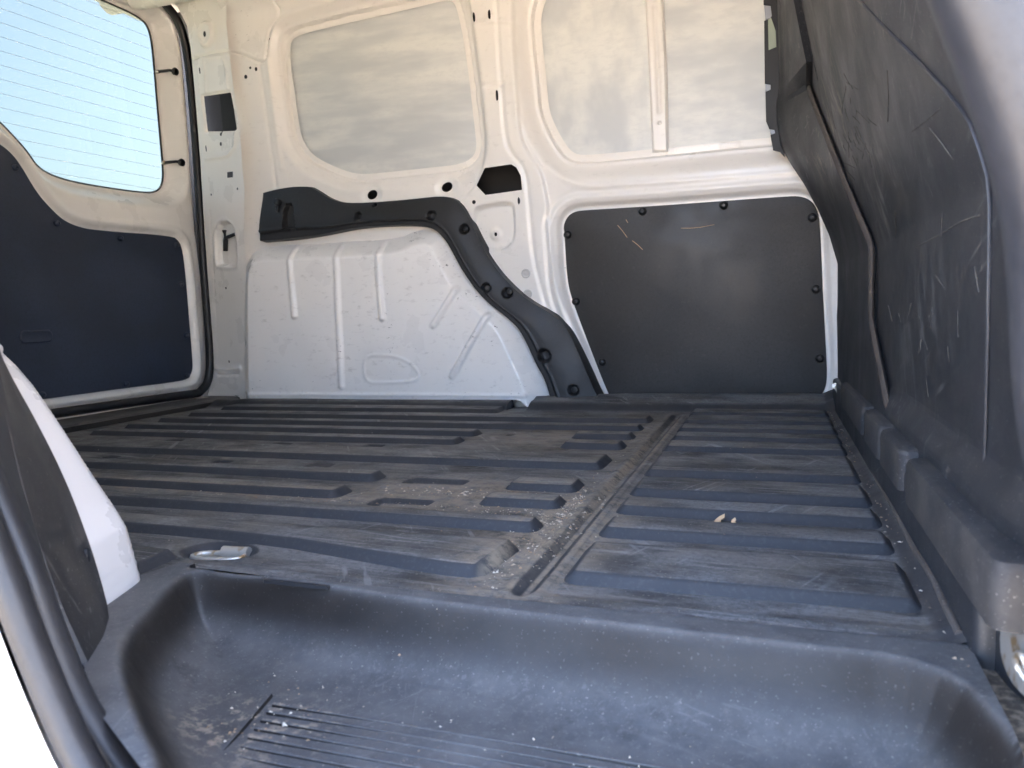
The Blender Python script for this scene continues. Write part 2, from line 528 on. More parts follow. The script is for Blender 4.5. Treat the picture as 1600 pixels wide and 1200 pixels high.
def mat_glass():
    t = NT("tinted_heated_glass")
    tr = t.n("ShaderNodeBsdfTransparent"); tr.inputs[0].default_value = (.076, .092, .084, 1)
    gl = t.n("ShaderNodeBsdfGlossy"); gl.inputs["Roughness"].default_value = .02; gl.inputs[0].default_value = (1, 1, 1, 1)
    fr = t.n("ShaderNodeFresnel"); fr.inputs[0].default_value = 1.45
    mx = t.n("ShaderNodeMixShader")
    t.l(fr.outputs[0], mx.inputs[0]); t.l(tr.outputs[0], mx.inputs[1]); t.l(gl.outputs[0], mx.inputs[2])
    t.l(mx.outputs[0], t.out.inputs[0])
    return t.m
M['glass'] = mat_glass()

# ------------------------------------------------------------------ working planes of the van
FLOOR = Plane((0, 0, 0), (1, 0, 0), (0, 1, 0))
WALL = Plane((0, 1.965, 0), (1, 0, 0), (0, -.07, 1))
ARCH = Plane((0, 1.885, 0), (1, 0, 0), (0, 0, 1))
DOOR = Plane((-1.745, 1.99, 0), (.075, 1, 0), (0, 0, 1))
BULK = Plane((.15, 0, 0), (0, -1, 0), (0, 0, 1))
POST = Plane((-1.75, 2.005, 0), (.20, -.055, 0), (.03, -.07, 1.1))
YC = 1.2175                     # centre line of the van

# ------------------------------------------------------------------ ground and shell
gm = mesh("ground", [(-9000, -9000, -.60), (9000, -9000, -.60), (9000, 9000, -.60), (-9000, 9000, -.60)], [(0, 1, 2, 3)], M['ground'], smooth=None)
tag(gm, kind="structure")
roof = box("roof", -1.9, .5, .30, 2.12, 1.235, 1.26, M['paint_clean'])
tag(roof, kind="structure")
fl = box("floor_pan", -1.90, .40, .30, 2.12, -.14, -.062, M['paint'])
tag(fl, kind="structure")

# ------------------------------------------------------------------ far side wall
wall_far = empty("wall_far", (-.7, 1.97, 0))
tag(wall_far, "cream white pressed steel inner wall of the van with blanked windows", "wall", kind="structure")

W1 = chaikin(WALL.ats([(442, 62), (444, 100), (450, 140), (456, 185), (461, 213), (475, 237), (500, 253), (537, 268), (562, 271),
                       (600, 267), (665, 260), (712, 255), (731, 245), (738, 230), (735, 200), (725, 112), (717, 57), (709, 18), (702, -3), (690, -6), (650, 4), (600, 16),
                       (520, 34), (455, 50)]), 2)
W2 = chaikin(WALL.ats([(846, -12), (837, 20), (839, 50), (842, 82), (847, 125), (850, 165), (860, 192), (872, 214), (885, 233), (900, 240),
                       (950, 236), (1017, 229.5), (1045, 227), (1200, 211), (1290, 203), (1330, 190), (1330, -60), (1300, -130), (1000, -80), (870, -50)]), 2)
LIN = chaikin(WALL.ats([(880, 367), (878, 352), (885, 337), (897, 329), (915, 327), (1000, 322), (1100, 315), (1228, 305.5), (1252, 305), (1270, 313),
                        (1280, 331), (1283, 362), (1287, 456), (1292, 550), (1294, 590), (1290, 612), (1276, 628), (1258, 636), (1100, 639), (972, 640),
                        (958, 632), (946, 611), (919, 542), (892, 470), (884, 437)]), 2)
PIL = chaikin(WALL.ats([(728, -60), (738, 50), (752, 150), (758, 210), (756, 262), (738, 300), (700, 330), (740, 640), (955, 640), (925, 560), (898, 508), (880, 470),
                        (868, 425), (862, 375), (855, 300), (845, 265), (825, 238), (812, 205), (805, 100), (800, -60)]), 2)
REC = chaikin(WALL.ats([(741, 330), (748, 321), (800, 314), (806, 325), (806, 392), (740, 394), (738, 360)]), 2)
HEX = chaikin(WALL.ats([(746, 290), (759, 263), (800, 257), (808, 262), (815, 275), (817, 297), (760, 305)]), 0)
OV1 = ellipse(WALL.at(580, 304), .0165, .0125, 24, .35)
OV2 = ellipse(WALL.at(697, 292), .0165, .0125, 24, .35)
GROOVES = [([(775, -40), (779, 60), (784, 130), (790, 215), (800, 241), (822, 265), (828, 325), (834, 400), (842, 432), (857, 490), (890, 545)], .0035, .006),
           ([(405, 100), (418, 190), (431, 292)], .003, .006), ([(418, 95), (427, 170), (440, 262)], -.004, .008),
           ([(420, -30), (428, 0), (440, 20), (424, 38), (417, 62), (415, 95), (407, 98), (380, 86), (355, 80)], .006, .0035),
           ([(860, 262), (905, 294), (1000, 288), (1120, 281), (1215, 274), (1260, 270)], -.004, .008),
           ([(736, 38), (776, 34), (800, 34)], .003, .005), ([(750, 134), (788, 130)], .003, .005),
           ([(868, 405), (874, 440), (884, 474), (911, 545), (940, 613)], -.004, .007)]
GROOVES = [(chaikin(WALL.ats(g), 2, False), d, w) for g, d, w in GROOVES]

def wall_h(A, B):
    s1, s2, s3 = sdf(A, B, W1), sdf(A, B, W2), sdf(A, B, LIN)
    h = np.zeros(A.shape)
    h -= .014 * (1 - ss(.0165, .0215, s1)) + .018 * (1 - ss(.020, .055, s1)) - .0015 * gauss(s1 - .024, .003)
    h -= .012 * (1 - ss(.0185, .0235, s2)) + .032 * (1 - ss(.024, .075, s2)) - .0015 * gauss(s2 - .026, .003)
    h += .007 * (1 - ss(-.006, .004, sdf(A, B, PIL)))
    h -= .016 * (1 - ss(.004, .020, s3))
    h += .005 * gauss(s3 - .030, .007) - .003 * gauss(s3 - .046, .006)
    h -= .016 * (1 - ss(-.010, .003, sdf(A, B, REC)))
    for ov in (OV1, OV2):
        h -= .007 * (1 - ss(.002, .022, sdf(A, B, ov)))
    for g, d, w in GROOVES:
        h -= d * gauss(seg_dist(A, B, g), w)
    h += .05 * ss(1.10, 1.24, B) ** 2 * 3          # rolls over into the roof rail
    c = WALL.at(774, 366)
    r = np.hypot(A - c[0], B - c[1])
    h += .006 * (1 - ss(.010, .020, r))
    # joints in the sealing tape around both window flanges
    ang = np.arctan2(B - .83, A + 1.02)
    h += .0012 * (np.sin(ang * 17) > .55) * (np.abs(s1 - .008) < .007)
    h += .0012 * (np.sin(A * 41 + B * 9) > .6) * (np.abs(s2 - .009) < .008)
    return h

EDGE = [(352, -60), (352, 40), (358, 100), (366, 160), (373, 210), (380, 300), (379, 372), (384, 440), (384, 560), (378, 640)]
keepw = WALL.ats(EDGE)
keepw = [(a - .004, b) for a, b in keepw]
keepw = [(keepw[0][0] - .03, 1.30)] + keepw + [(keepw[-1][0], -.03), (.30, -.03), (.30, 1.30)]
def slot(pl, u, v, w, hgt, rot=0):
    return ellipse(pl.at(u, v), w, hgt, 14, rot)
holes = [W1, W2, HEX, OV1, OV2,
         slot(WALL, 742, 28, .0035, .013), slot(WALL, 766, 24, .0035, .013), slot(WALL, 778, 150, .0035, .017), slot(WALL, 812, 314, .0035, .010),
         slot(WALL, 742, 316, .0055, .0055), slot(WALL, 774, 366, .004, .006), slot(WALL, 736, 342, .0035, .0035),
         slot(WALL, 384, 120, .0055, .006), slot(WALL, 391, 106, .004, .004), slot(WALL, 400, 108, .0045, .006),
         slot(WALL, 420, 60, .003, .004)]
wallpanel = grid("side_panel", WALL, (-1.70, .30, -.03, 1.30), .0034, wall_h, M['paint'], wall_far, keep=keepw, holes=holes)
skin = mesh("outer_skin", [(-1.85, 2.13, -.2), (.5, 2.13, -.2), (.5, 2.02, 1.26), (-1.85, 2.02, 1.26)], [(0, 1, 2, 3)], M['dark'], wall_far, None)  # skin coloured dark to stand in for shade behind the holes

def offset_poly(poly, d): return inset(poly, -d)
# white-sprayed window blanks
pl1 = plate("window_blank", WALL, offset_poly(W1, .016), [(0, -.042), (0, -.037), (.002, -.036)], M['blank_a'], wall_far)
tag(pl1, "window pane sprayed white with grey horizontal streaks above the wheel arch")
bx0 = WALL.at(1012, 100)[0]; bx1 = WALL.at(1040, 100)[0]
def clip_poly(poly, lo=None, hi=None):
    return [(min(max(a, lo if lo is not None else -9), hi if hi is not None else 9), b) for a, b in poly]
W2o = offset_poly(W2, .018)
pl2 = plate("window_blank", WALL, clip_poly(W2o, hi=(bx0 + bx1) / 2 - .003), [(0, -.058), (0, -.051), (.001, -.050)], M['blank_b'], wall_far)
tag(pl2, "blotchy white-sprayed pane between door post and dividing bar")
pl3 = plate("window_blank", WALL, clip_poly(W2o, lo=(bx0 + bx1) / 2 + .003), [(0, -.058), (0, -.051), (.001, -.050)], M['blank_c'], wall_far)
tag(pl3, "cream white-sprayed pane between dividing bar and bulkhead")
# dividing bar
bar = chaikin(WALL.ats([(1005, -80), (1007, 0), (1012, 100), (1018, 238), (1044, 238), (1041, 100), (1036, 0), (1033, -80)], -.03), 0)
BSL = WALL.ats([(1022, 10), (1026, 90), (1030, 174)], -.03)
bc = WALL.at(1030, 192, -.03)
def bar_h(A, B):
    s = sdf(A, B, bar)
    h = -.034 - .010 * (1 - ss(.0, .006, -s))
    h -= .004 * gauss(seg_dist(A, B, BSL), .0055)
    return h - .004 * (1 - ss(.003, .005, np.hypot(A - bc[0], B - bc[1])))
ba = np.array(bar)
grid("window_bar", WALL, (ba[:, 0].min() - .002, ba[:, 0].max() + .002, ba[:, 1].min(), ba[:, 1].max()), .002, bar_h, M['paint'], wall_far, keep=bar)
# blanking plugs in the pillar
for u, v in ((823, 427), (826, 459)):
    lathe("plug", WALL, WALL.at(u, v), [(.0125, .004), (.0125, .0085), (.0105, .0095), (.009, .0085), (.004, .0090), (.0005, .0092)], M['plug'], wall_far, 20)

# rear corner post between tailgate seal and wall
SEAL_OUT = [(240, -12), (257, 0), (277, 15), (292, 42), (299, 75), (306, 150), (314, 250), (318, 320), (325, 425), (333, 525), (335, 560), (334, 590), (327, 614), (316, 622)]
po = POST.ats([(240, -60), (250, -14), (277, 10), (292, 40), (298, 75), (305, 150), (313, 250), (317, 320), (324, 425), (332, 525), (334, 560), (333, 590), (322, 626)]) + \
     POST.ats([(384, 640), (386, 560), (386, 440), (381, 372), (382, 300), (375, 210), (368, 160), (360, 100), (354, 40), (354, -60)])
BIG = chaikin(POST.ats([(316, 150), (358, 144), (369, 200), (366, 204), (340, 205), (322, 205)]), 0)
OVL = chaikin(POST.ats([(335, 346), (366, 345), (371, 412), (366, 417), (341, 417), (337, 410)]), 2)
BOSS = POST.at(323, 54)
def post_h(A, B):
    h = np.zeros(A.shape)
    h -= .006 * (1 - ss(.0, .008, sdf(A, B, BIG)))
    s = sdf(A, B, OVL)
    h -= .020 * (1 - ss(-.008, .001, s)) - .002 * gauss(s - .006, .004)
    r = np.hypot(A - BOSS[0], B - BOSS[1])
    h += .012 * (1 - ss(.030, .040, r)) - .005 * (1 - ss(.018, .028, r))
    for g, d, w in (([(302, 92), (330, 83), (356, 80)], .005, .004), ([(318, 92), (322, 145)], -.003, .005), ([(318, 92), (346, 88), (352, 100), (356, 142)], -.003, .005),
                    ([(322, 248), (356, 243), (366, 230), (368, 205)], -.004, .006), ([(328, 330), (336, 470), (341, 560)], .002, .003),
                    ([(338, 575), (355, 578), (375, 574)], -.006, .008), ([(340, 585), (372, 585)], .004, .004)):
        h -= -d * 0 + d * gauss(seg_dist(A, B, POST.ats(g)), w)
    return h
pa = np.array(po)
ph = [BIG, ellipse(BOSS, .0065, .0085, 16), slot(POST, 312, 110, .003, .011), slot(POST, 322, 232, .003, .011), slot(POST, 345, 225, .005, .006), slot(POST, 345, 209, .005, .007),
      chaikin(POST.ats([(355, 269), (364, 268), (364, 277), (355, 278)]), 0), slot(POST, 330, 304, .0035, .004), slot(POST, 371, 295, .0035, .004), slot(POST, 353, 450, .004, .004), slot(POST, 358, 565, .0035, .004)]
post = grid("rear_corner_post", POST, (pa[:, 0].min(), pa[:, 0].max(), pa[:, 1].min(), pa[:, 1].max()), .0028, post_h, M['paint_clean'], wall_far, keep=po, holes=ph)
tag(post, "white rear corner post with square cut-outs beside the tailgate seal")
plate("cut_out_shade", POST, offset_poly(BIG, .02), [(0, -.075), (0, -.070)], M['dark'], wall_far)  # dark plate stands in for the shade inside the cut-out
lt = POST.ats([(346, 360), (349, 375), (348, 392)])
tube("latch_lever", [POST.p(*lt[0], -.010), POST.p(*lt[1], -.008), POST.p(*lt[2], -.010)], .0075, M['rivet'], wall_far, 10, ry=.006)
lt2 = POST.ats([(350, 371), (369, 363)])
tube("latch_lever", [POST.p(*lt2[0], -.010), POST.p(*lt2[1], -.012)], .0055, M['rivet'], wall_far, 8)
box("rear_return", -1.90, -1.83, 2.03, 2.13, -.12, 1.24, M['paint_clean'], wall_far)
box("rear_header", -1.90, -1.80, .32, 2.028, 1.212, 1.232, M['paint_clean'], wall_far)
# roof rail above the corner
tube("roof_rail", [(-1.90, 1.86, 1.235), (-1.2, 1.868, 1.225), (-.4, 1.868, 1.225), (.4, 1.868, 1.225)], .045, M['paint_clean'], wall_far, 14)

# ------------------------------------------------------------------ wheel arch housing (far), mirrored for the near side
AF = chaikin(ARCH.ats([(392, 655), (389, 600), (388, 500), (388, 430), (396, 411), (440, 408), (540, 404), (620, 398), (650, 384), (668, 383), (676, 396), (697, 440), (715, 462), (755, 497),
                       (774, 516), (787, 542), (800, 573), (813, 600), (820, 625), (826, 655)]), 1)
RIBS = [ARCH.ats(q) for q in ([(451, 384), (454, 430), (460, 493)], [(523, 372), (526, 420), (530, 520), (534, 603)], [(590, 366), (591, 420), (597, 497)],
                              [(712, 452), (695, 480), (677, 508)], [(760, 494), (733, 540), (707, 587)])]
DEM = chaikin(ARCH.ats([(568, 556), (600, 554), (632, 560), (655, 580), (652, 596), (600, 598), (570, 598)]), 2)
def arch_h(A, B, plain=False, steep=1.05):
    s = sdf(A, B, AF)
    sp = np.maximum(s, 0)
    h = -(np.sqrt(sp * sp + .006 ** 2) - .006) * steep - 40 * np.maximum(sp - .058, 0) ** 2
    rel = np.zeros(A.shape)
    for r in RIBS:
        d = seg_dist(A, B, r)
        rel = np.maximum(rel, .0075 * (1 - ss(.003, .0125, d)))
    h += rel * (1 - ss(.03, .055, s))
    dm = np.abs(sdf(A, B, DEM))
    h += .0022 * gauss(dm, .004)
    if plain: return h
    h += .004 * gauss(B - .031, .005) * (s < .01)          # folded foot flange
    h += .0010 * np.sin(A * 23) * np.sin(B * 31 + A * 9)
    return h
def arch_keep():
    foot = ARCH.ats([(352, 628), (361, 622), (371, 633), (386, 623), (500, 623), (640, 624), (800, 624.5), (812, 626), (827, 639), (846, 637.5), (856, 626), (880, 600)])
    return foot + [(-.60, .33), (-.78, .52), (-.80, .60), (-1.70, .60), (-1.66, .2)]
AK = arch_keep()
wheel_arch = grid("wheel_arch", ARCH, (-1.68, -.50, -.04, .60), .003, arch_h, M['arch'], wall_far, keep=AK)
tag(wheel_arch, "scuffed white wheel arch housing with pressed ribs under the black trim")

# ------------------------------------------------------------------ black trim over the arch
TRP = Plane((0, 1.893, 0), (1, 0, 0), (0, 0, 1))
up_px = [(399, 302), (440, 291), (478, 289), (491, 296), (512, 311), (537, 318), (600, 315), (660, 309), (688, 306), (707, 310), (720, 322), (730, 342), (740, 365), (755, 395),
         (775, 425), (800, 452), (825, 472), (862, 492), (877, 507), (887, 519), (900, 547), (926, 610), (936, 628)]
lo_px = [(396, 376), (440, 373), (475, 369), (510, 362), (545, 355), (575, 351), (620, 349), (657, 349), (680, 357), (695, 372), (707, 392), (720, 417), (740, 447), (760, 470), (795, 497),
         (810, 512), (820, 530), (829, 550), (838, 570), (851, 592), (858, 615), (862, 632)]
NL, NC = 420, 44
U = resample(chaikin(TRP.ats(up_px), 2, False), NL)
# pair every upper point with the lower line by arc fraction, warped so that sections stay square to the strip
LOW = chaikin(TRP.ats(lo_px), 2, False)
ku = [0, .14, .27, .44, .52, .60, .72, .83, 1]
kl = [0, .15, .27, .46, .53, .60, .73, .84, 1]
tl = np.interp(np.linspace(0, 1, NL), ku, kl)
dl = np.r_[0, np.cumsum(np.linalg.norm(np.diff(LOW, axis=0), axis=1))]; dl /= dl[-1]
L = np.stack([np.interp(tl, dl, LOW[:, k]) for k in range(2)], 1)
w = np.linspace(0, 1, NC)
dv = U - L; dn_ = dv / np.linalg.norm(dv, axis=1, keepdims=True)
U = U + dn_ * .006; L = L - dn_ * .008
A = L[:, None, 0] * (1 - w) + U[:, None, 0] * w
B = L[:, None, 1] * (1 - w) + U[:, None, 1] * w
Wm = np.broadcast_to(w, A.shape)
H = -.060 * (1 - ss(0, .05, Wm)) - .055 * ss(.955, 1.0, Wm)          # turned edges
H = H - .006 * (1 - ss(.17, .22, Wm)) + .003 * gauss(Wm - .22, .02)    # bevelled inner lip
H = H - .012 * ss(.3, 1, Wm)
ends = np.minimum(np.arange(NL) / 6, 1)[:, None]
H = H - .05 * (1 - ends)
for (u, v, ra, dep) in ((560, 338, .014, .016), (584, 320, .008, .010), (675, 337, .015, .018), (725, 358, .015, .016), (760, 450, .015, .018), (792, 458, .016, .016), (850, 556, .021, .024), (896, 610, .016, .014)):
    c = TRP.at(u, v, -.006)
    H = H - dep * (1 - ss(.5 * ra, ra, np.hypot(A - c[0], B - c[1])))
NI = TRP.ats([(443, 358), (443, 330), (447, 318), (455, 318), (459, 330), (463, 358)], -.006)
H = H - .020 * (1 - ss(-.004, .001, sdf(A, B, NI)))
P = TRP.arr(A, B, H).reshape(-1, 3)
idx = np.arange(NL * NC).reshape(NL, NC)
Fq = np.stack([idx[:-1, :-1], idx[1:, :-1], idx[1:, 1:], idx[:-1, 1:]], -1).reshape(-1, 4)
arch_trim = empty("arch_trim", (-.95, 1.92, .30))
tag(arch_trim, "black plastic trim strip curving over the white wheel arch", "trim")
mesh("strip", P, Fq.tolist(), M['trim'], arch_trim, 50)
for u, v, r in ((728, 358, .008), (796, 456, .009), (898, 609, .010), (584, 319, .004)):
    lathe("screw_cap", TRP, TRP.at(u, v, -.01), [(r, -.024), (r, -.011), (r * .8, -.008), (r * .2, -.007)], M['rivet'], arch_trim, 14)
kn = TRP.at(433, 316)
lathe("knob", TRP, kn, [(.011, -.03), (.011, .002), (.009, .006), (.002, .007)], M['rivet'], arch_trim, 14)
plate("knob_tab", TRP, [(kn[0] - .005, kn[1] - .028), (kn[0] + .003, kn[1] - .028), (kn[0] + .005, kn[1]), (kn[0] - .006, kn[1])], [(0, -.02), (0, .002), (.001, .003)], M['rivet'], arch_trim)

# ------------------------------------------------------------------ black lining board on the far door
board = empty("lining_board", (-.10, 1.95, 0))
tag(board, "large black lining board fixed with round rivets on the far side", "panel")
plate("board", WALL, inset(LIN, .0015), [(0, -.016), (0, -.0085), (.0008, -.0075), (.002, -.007)], M['board'], board)
def rivet(pl, c, h, r, parent, mat=M['rivet']):
    lathe("rivet", pl, c, [(r, h), (r, h + r * .4), (r * .88, h + r * .65), (r * .6, h + r * .85), (r * .34, h + r * .92), (r * .28, h + r * .75), (r * .1, h + r * .75)], mat, parent, 16)
for u, v in ((1004, 330), (1131, 321), (1269, 340), (1275, 452), (1281, 560), (1267, 619), (1121, 628), (988, 627), (941, 566), (900, 471), (887, 367)):
    rivet(WALL, WALL.at(u, v, -.007), -.0075, .0105, board)
# scratches that bared the wood
for q in ([(965, 352), (972, 360), (980, 371)], [(988, 376), (997, 383), (1004, 390)], [(1064, 356.5), (1080, 356.5), (1095, 355), (1116, 351)], [(978, 343), (981, 348)]):
    tube("scratch", [WALL.p(*WALL.at(u, v, -.007), -.0072) for u, v in q], .0008, M['leaf'], board, 6)

# ------------------------------------------------------------------ tailgate
tailgate = empty("tailgate", (-1.80, YC, 0))
tag(tailgate, "white tailgate with heated window and dark lower lining", "door")
CA = (YC - 1.99) / DOOR.ex[1]                      # centre line in door coordinates
def mir(A): return CA + np.abs(A - CA)
DW = DOOR.ats([(160, 0), (220, 27), (235, 47), (241, 100), (247, 175), (254, 250), (255.5, 282), (248, 299), (225, 302), (125, 287), (82, 275), (58, 260), (45, 240), (30, 222), (0, 190), (-40, 158), (-70, 146)], -.055)
DW = chaikin(DW + [(CA - .2, DW[-1][1]), (CA - .2, 1.20)] + DOOR.ats([(-60, -95), (0, -70), (100, -25)], -.055), 2)
DP = DOOR.ats([(0, 222), (17, 235), (32, 252), (60, 300), (82, 325), (100, 342), (120, 352), (150, 359), (270, 367), (282, 376), (287, 388), (292, 425), (302, 550), (304, 575), (299, 590), (287, 596), (200, 607), (60, 626), (0, 634)])
DP = [(CA - .2, DP[0][1] + .06)] + DOOR.ats([(-70, 185)]) + DP + [(CA - .2, DP[-1][1])]
DP = chaikin(DP, 2)
FR = chaikin(DOOR.ats([(205, -60), (250, -5), (270, 12), (287, 45), (294, 85), (302, 175), (309, 300), (319, 425), (327, 525), (329, 570), (325, 602), (312, 613), (225, 626), (75, 648), (0, 660)]), 1, False).tolist()
def door_h(A, B):
    Am = mir(A)
    sw, sp, sf = sdf(Am, B, DW), sdf(Am, B, DP), seg_dist(Am, B, FR)
    h = -.055 * (1 - ss(.004, .055, sw))
    h -= .010 * (1 - ss(.002, .014, sp))
    h += .006 * gauss(sp - .022, .008) * (sw > .03)
    h -= .03 * (1 - ss(.0, .03, sf))
    return h
FRm = np.array(FR)
kd = [(a, b) for a, b in FR] + [(2 * CA - a, b) for a, b in reversed(FR)]
xs = np.array(kd)
mirDW = [q for q in DW if q[0] > CA]
holeD = [(a, b) for a, b in mirDW] 
# full, symmetrical glass opening
def sym(poly):
    half = [tuple(q) for q in poly if q[0] >= CA]
    st = max(range(len(half)), key=lambda i: 0)
    # order: start at the top nearest the centre line and run round to the bottom
    i0 = [i for i in range(len(poly)) if poly[i][0] >= CA and poly[i - 1][0] < CA][0]
    run = []
    for k in range(len(poly)):
        q = poly[(i0 + k) % len(poly)]
        if q[0] < CA: break
        run.append(tuple(q))
    return run + [(2 * CA - a, b) for a, b in reversed(run)]
GW = sym(DW); PW = sym(DP)
frame = grid("frame", DOOR, (xs[:, 0].min(), xs[:, 0].max(), xs[:, 1].min(), xs[:, 1].max()), .0045, door_h, M['paint_clean'], tailgate, keep=kd, holes=[GW])
glass = plate("window_glass", DOOR, offset_poly(GW, .02), [(0, -.062), (.0005, -.058)], M['glass'], tailgate)
tube("glass_edge", [DOOR.p(a, b, -.0565) for a, b in GW], .003, M['rubber'], tailgate, 6, closed=True, up=(1, 0, 0))
gx = np.array(GW)
zz = .62
for k in range(17):
    b = .632 + k * .0355
    row = sorted([a for (a, bb) in GW if abs(bb - b) < .05])
    A1 = np.linspace(gx[:, 0].min(), gx[:, 0].max(), 400)
    ins = sdf(A1, np.full(400, b), GW) < -.004
    if not ins.any(): continue
    av = A1[ins]
    runs = np.split(av, np.where(np.diff(av) > .01)[0] + 1)
    for rr in runs:
        if len(rr) < 3: continue
        tube("heater_line", [DOOR.p(rr[0], b, -.0575), DOOR.p(rr[-1], b, -.0575)], .00045, M['heater'], glass, 5)
lin = plate("lining", DOOR, inset(PW, .0015), [(0, -.010), (0, -.005), (.002, -.003)], M['board_door'], tailgate)
for u, v in ((90, 349), (189, 372), (276, 383), (284, 444), (292, 524), (293, 587), (198, 600), (67, 617), (25, 262)):
    rivet(DOOR, DOOR.at(u, v), -.003, .0085, lin, M['board_door'])
pc = DOOR.at(58, 526)
plate("pull_recess", DOOR, chaikin(rrect(pc[0] - .045, pc[0] + .045, pc[1] - .017, pc[1] + .017, .015), 1), [(0, -.0035), (.001, -.001), (.004, .0003), (.006, -.001)], M['board_door'], lin)
plate("outer_skin", DOOR, [(xs[:, 0].min(), -.1), (xs[:, 0].max(), -.1), (xs[:, 0].max(), .60), (xs[:, 0].min(), .60)], [(0, -.10), (0, -.095)], M['paint_clean'], tailgate)
for (u0, v0), (u1, v1) in (((246, 112), (273, 112)), ((256, 254), (283, 254))):
    a, b = DOOR.at(u0, v0, -.05), DOOR.at(u1, v1)
    ck = tube("window_clip", [DOOR.p(*a, -.048), DOOR.p(a[0] * .6 + b[0] * .4, a[1], -.008), DOOR.p(*b, .004)], .0042, M['rivet'], tailgate, 8)
    lathe("pad", DOOR, b, [(.010, -.004), (.012, .004), (.009, .008), (.002, .009)], M['rivet'], ck, 14)
    lathe("hinge_pin", DOOR, a, [(.006, -.056), (.006, -.046), (.004, -.044)], M['zinc'], ck, 10)

so = DOOR.ats([(250, -4), (274, 22), (287, 49), (295, 87), (303, 162), (311, 275), (320, 425), (328, 525), (330, 572), (326, 600), (312, 614)], .02)
so = chaikin(so, 2, False)
SL = [DOOR.p(a, b, .016) for a, b in so] + [DOOR.p(*DOOR.at(190, 640), .0)] 
SL = [DOOR.p(2 * CA - a, b, .016) for a, b in so[::-1]][::-1]
SL = [DOOR.p(a, b, .016) for a, b in so] + [DOOR.p(2 * CA - a, b, .016) for a, b in so[::-1]]
seal = tube("tailgate_seal", SL, .013, M['rubber'], None, 12, closed=True, up=(1, 0, 0), ry=.013)
tag(seal, "dark rubber seal running round the tailgate opening", "seal")
lathe("striker", FLOOR, (0, 0), [(.001, -.2), (.001, -.19)], M['zinc'], tailgate, 4) if False else None

# ------------------------------------------------------------------ floor liner
liner = empty("floor_liner", (-.7, 1.2, 0))
tag(liner, "dusty black ribbed plastic liner covering the cargo floor", "floor mat")
GX0, GX1 = -.2235, -.2035
SLOTS = [(-.975, -.93, 1.270, 1.300), (-.962, -.923, 1.085, 1.112), (-.767, -.717, 1.087, 1.118), (-.765, -.719, 1.274, 1.304), (-1.250, -1.205, 1.268, 1.294), (-1.225, -1.190, 1.088, 1.112), (-.523, -.506, 1.440, 1.470),
         (-.535, -.435, 1.004, 1.040), (-.520, -.435, .873, .915)]
LK = [(-1.60, .40), (-.60, .40), (-.612, .47), (-.588, .56), (-.585, .603), (.142, .585), (.147, 1.945), (-.36, 1.945), (-.40, 1.93), (-.60, 1.90), (-.66, 1.876), (-1.50, 1.876), (-1.52, 1.86), (-1.56, 1.90), (-1.62, 1.96), (-1.60, 1.96)]
def liner_h(A, B):
    h = .0008 * np.sin(A * 9 + 1) * np.sin(B * 11)
    gd = np.abs(A - (GX0 + GX1) / 2)
    h = h - .005 * (1 - ss(.003, .0085, gd)) * ss(.60, .625, B) * (1 - ss(1.75, 1.80, B))
    h = h + .003 * gauss(gd - .016, .005) * ss(.60, .64, B) * (1 - ss(1.75, 1.80, B))
    for a0, a1, b0, b1 in SLOTS:
        q = np.maximum(np.abs(A - (a0 + a1) / 2) - (a1 - a0) / 2, np.abs(B - (b0 + b1) / 2) - (b1 - b0) / 2)
        h = h - (.007 if a1 - a0 > .07 else .005) * (1 - ss(-.008, .002, q))
    # upturned rim along the far wall and the bulkhead, dished towards the near corner
    h = h + .020 * ss(1.80, 1.86, B) * ((A < -.655) | (A > -.60))
    h = h + .012 * ss(1.86, 1.93, B) * (A >= -.60)
    h = h + .010 * ss(.105, .135, A)
    h = h + .0022 * gauss(B - .612, .01) * (A > -.58)
    c = (-.578, .657)
    h = h - .012 * (1 - ss(.6, 1.05, np.hypot((A - c[0]) / .048, (B - c[1]) / .030)))
    return h
grid("sheet", FLOOR, (-1.64, .16, .36, 1.97), .0042, liner_h, M['liner'], liner, keep=LK)
RH = .010
def rib(outline, h=RH, slope=.0112, name="rib"):
    return plate(name, FLOOR, outline, [(0, -.001), (slope * .75, h * .72), (slope * .9, h * .93), (slope * 1.35, h)], M['liner'], liner, 60)
RX = -1.515
XL, XM = -.255, -.578
def rr(x0, x1, y0, y1, r=.0158): return rrect(x0, x1, y0, y1, r, 3)
# long ribs left of the cross channel: near edge, far edge, right end
for y0, y1, x1 in ((.797, .842, XL), (.893, .950, XM), (1.000, 1.052, XM), (1.138, 1.240, XL), (1.314, 1.376, XM), (1.414, 1.472, XM), (1.520, 1.578, XL), (1.628, 1.708, XL)):
    rib(rr(RX, x1, y0, y1))
rib(rr(RX, -.655, 1.758, 1.852))
rib([(RX, .690), (-.70, .690), (-.60, .688), (-.50, .680), (-.40, .662), (-.30, .645), (-.275, .645), (-.262, .655), (XL, .735), (-.262, .748), (-.275, .750), (RX, .750)])
rib(rr(RX, -.604, .455, .636))
# short ribs before the channel
for y0, y1, x0 in ((.897, .950, -.372), (.984, 1.050, -.366), (1.316, 1.376, -.376), (1.418, 1.476, -.382)):
    rib(rr(x0, XL, y0, y1))
# ribs between channel and bulkhead
for y0, y1 in ((.650, .764), (.797, .864), (.893, .958), (.985, 1.080), (1.108, 1.278), (1.306, 1.390), (1.414, 1.488), (1.512, 1.596), (1.62, 1.72), (1.745, 1.83)):
    rib(rr(-.188, .116, y0, y1))
# rear sill strip
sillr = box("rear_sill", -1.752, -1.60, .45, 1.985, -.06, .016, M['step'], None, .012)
tag(sillr, "black plastic sill strip along the foot of the tailgate", "sill")
box("striker_plate", -1.728, -1.700, 1.885, 1.935, .014, .018, M['zinc'], sillr, .001)

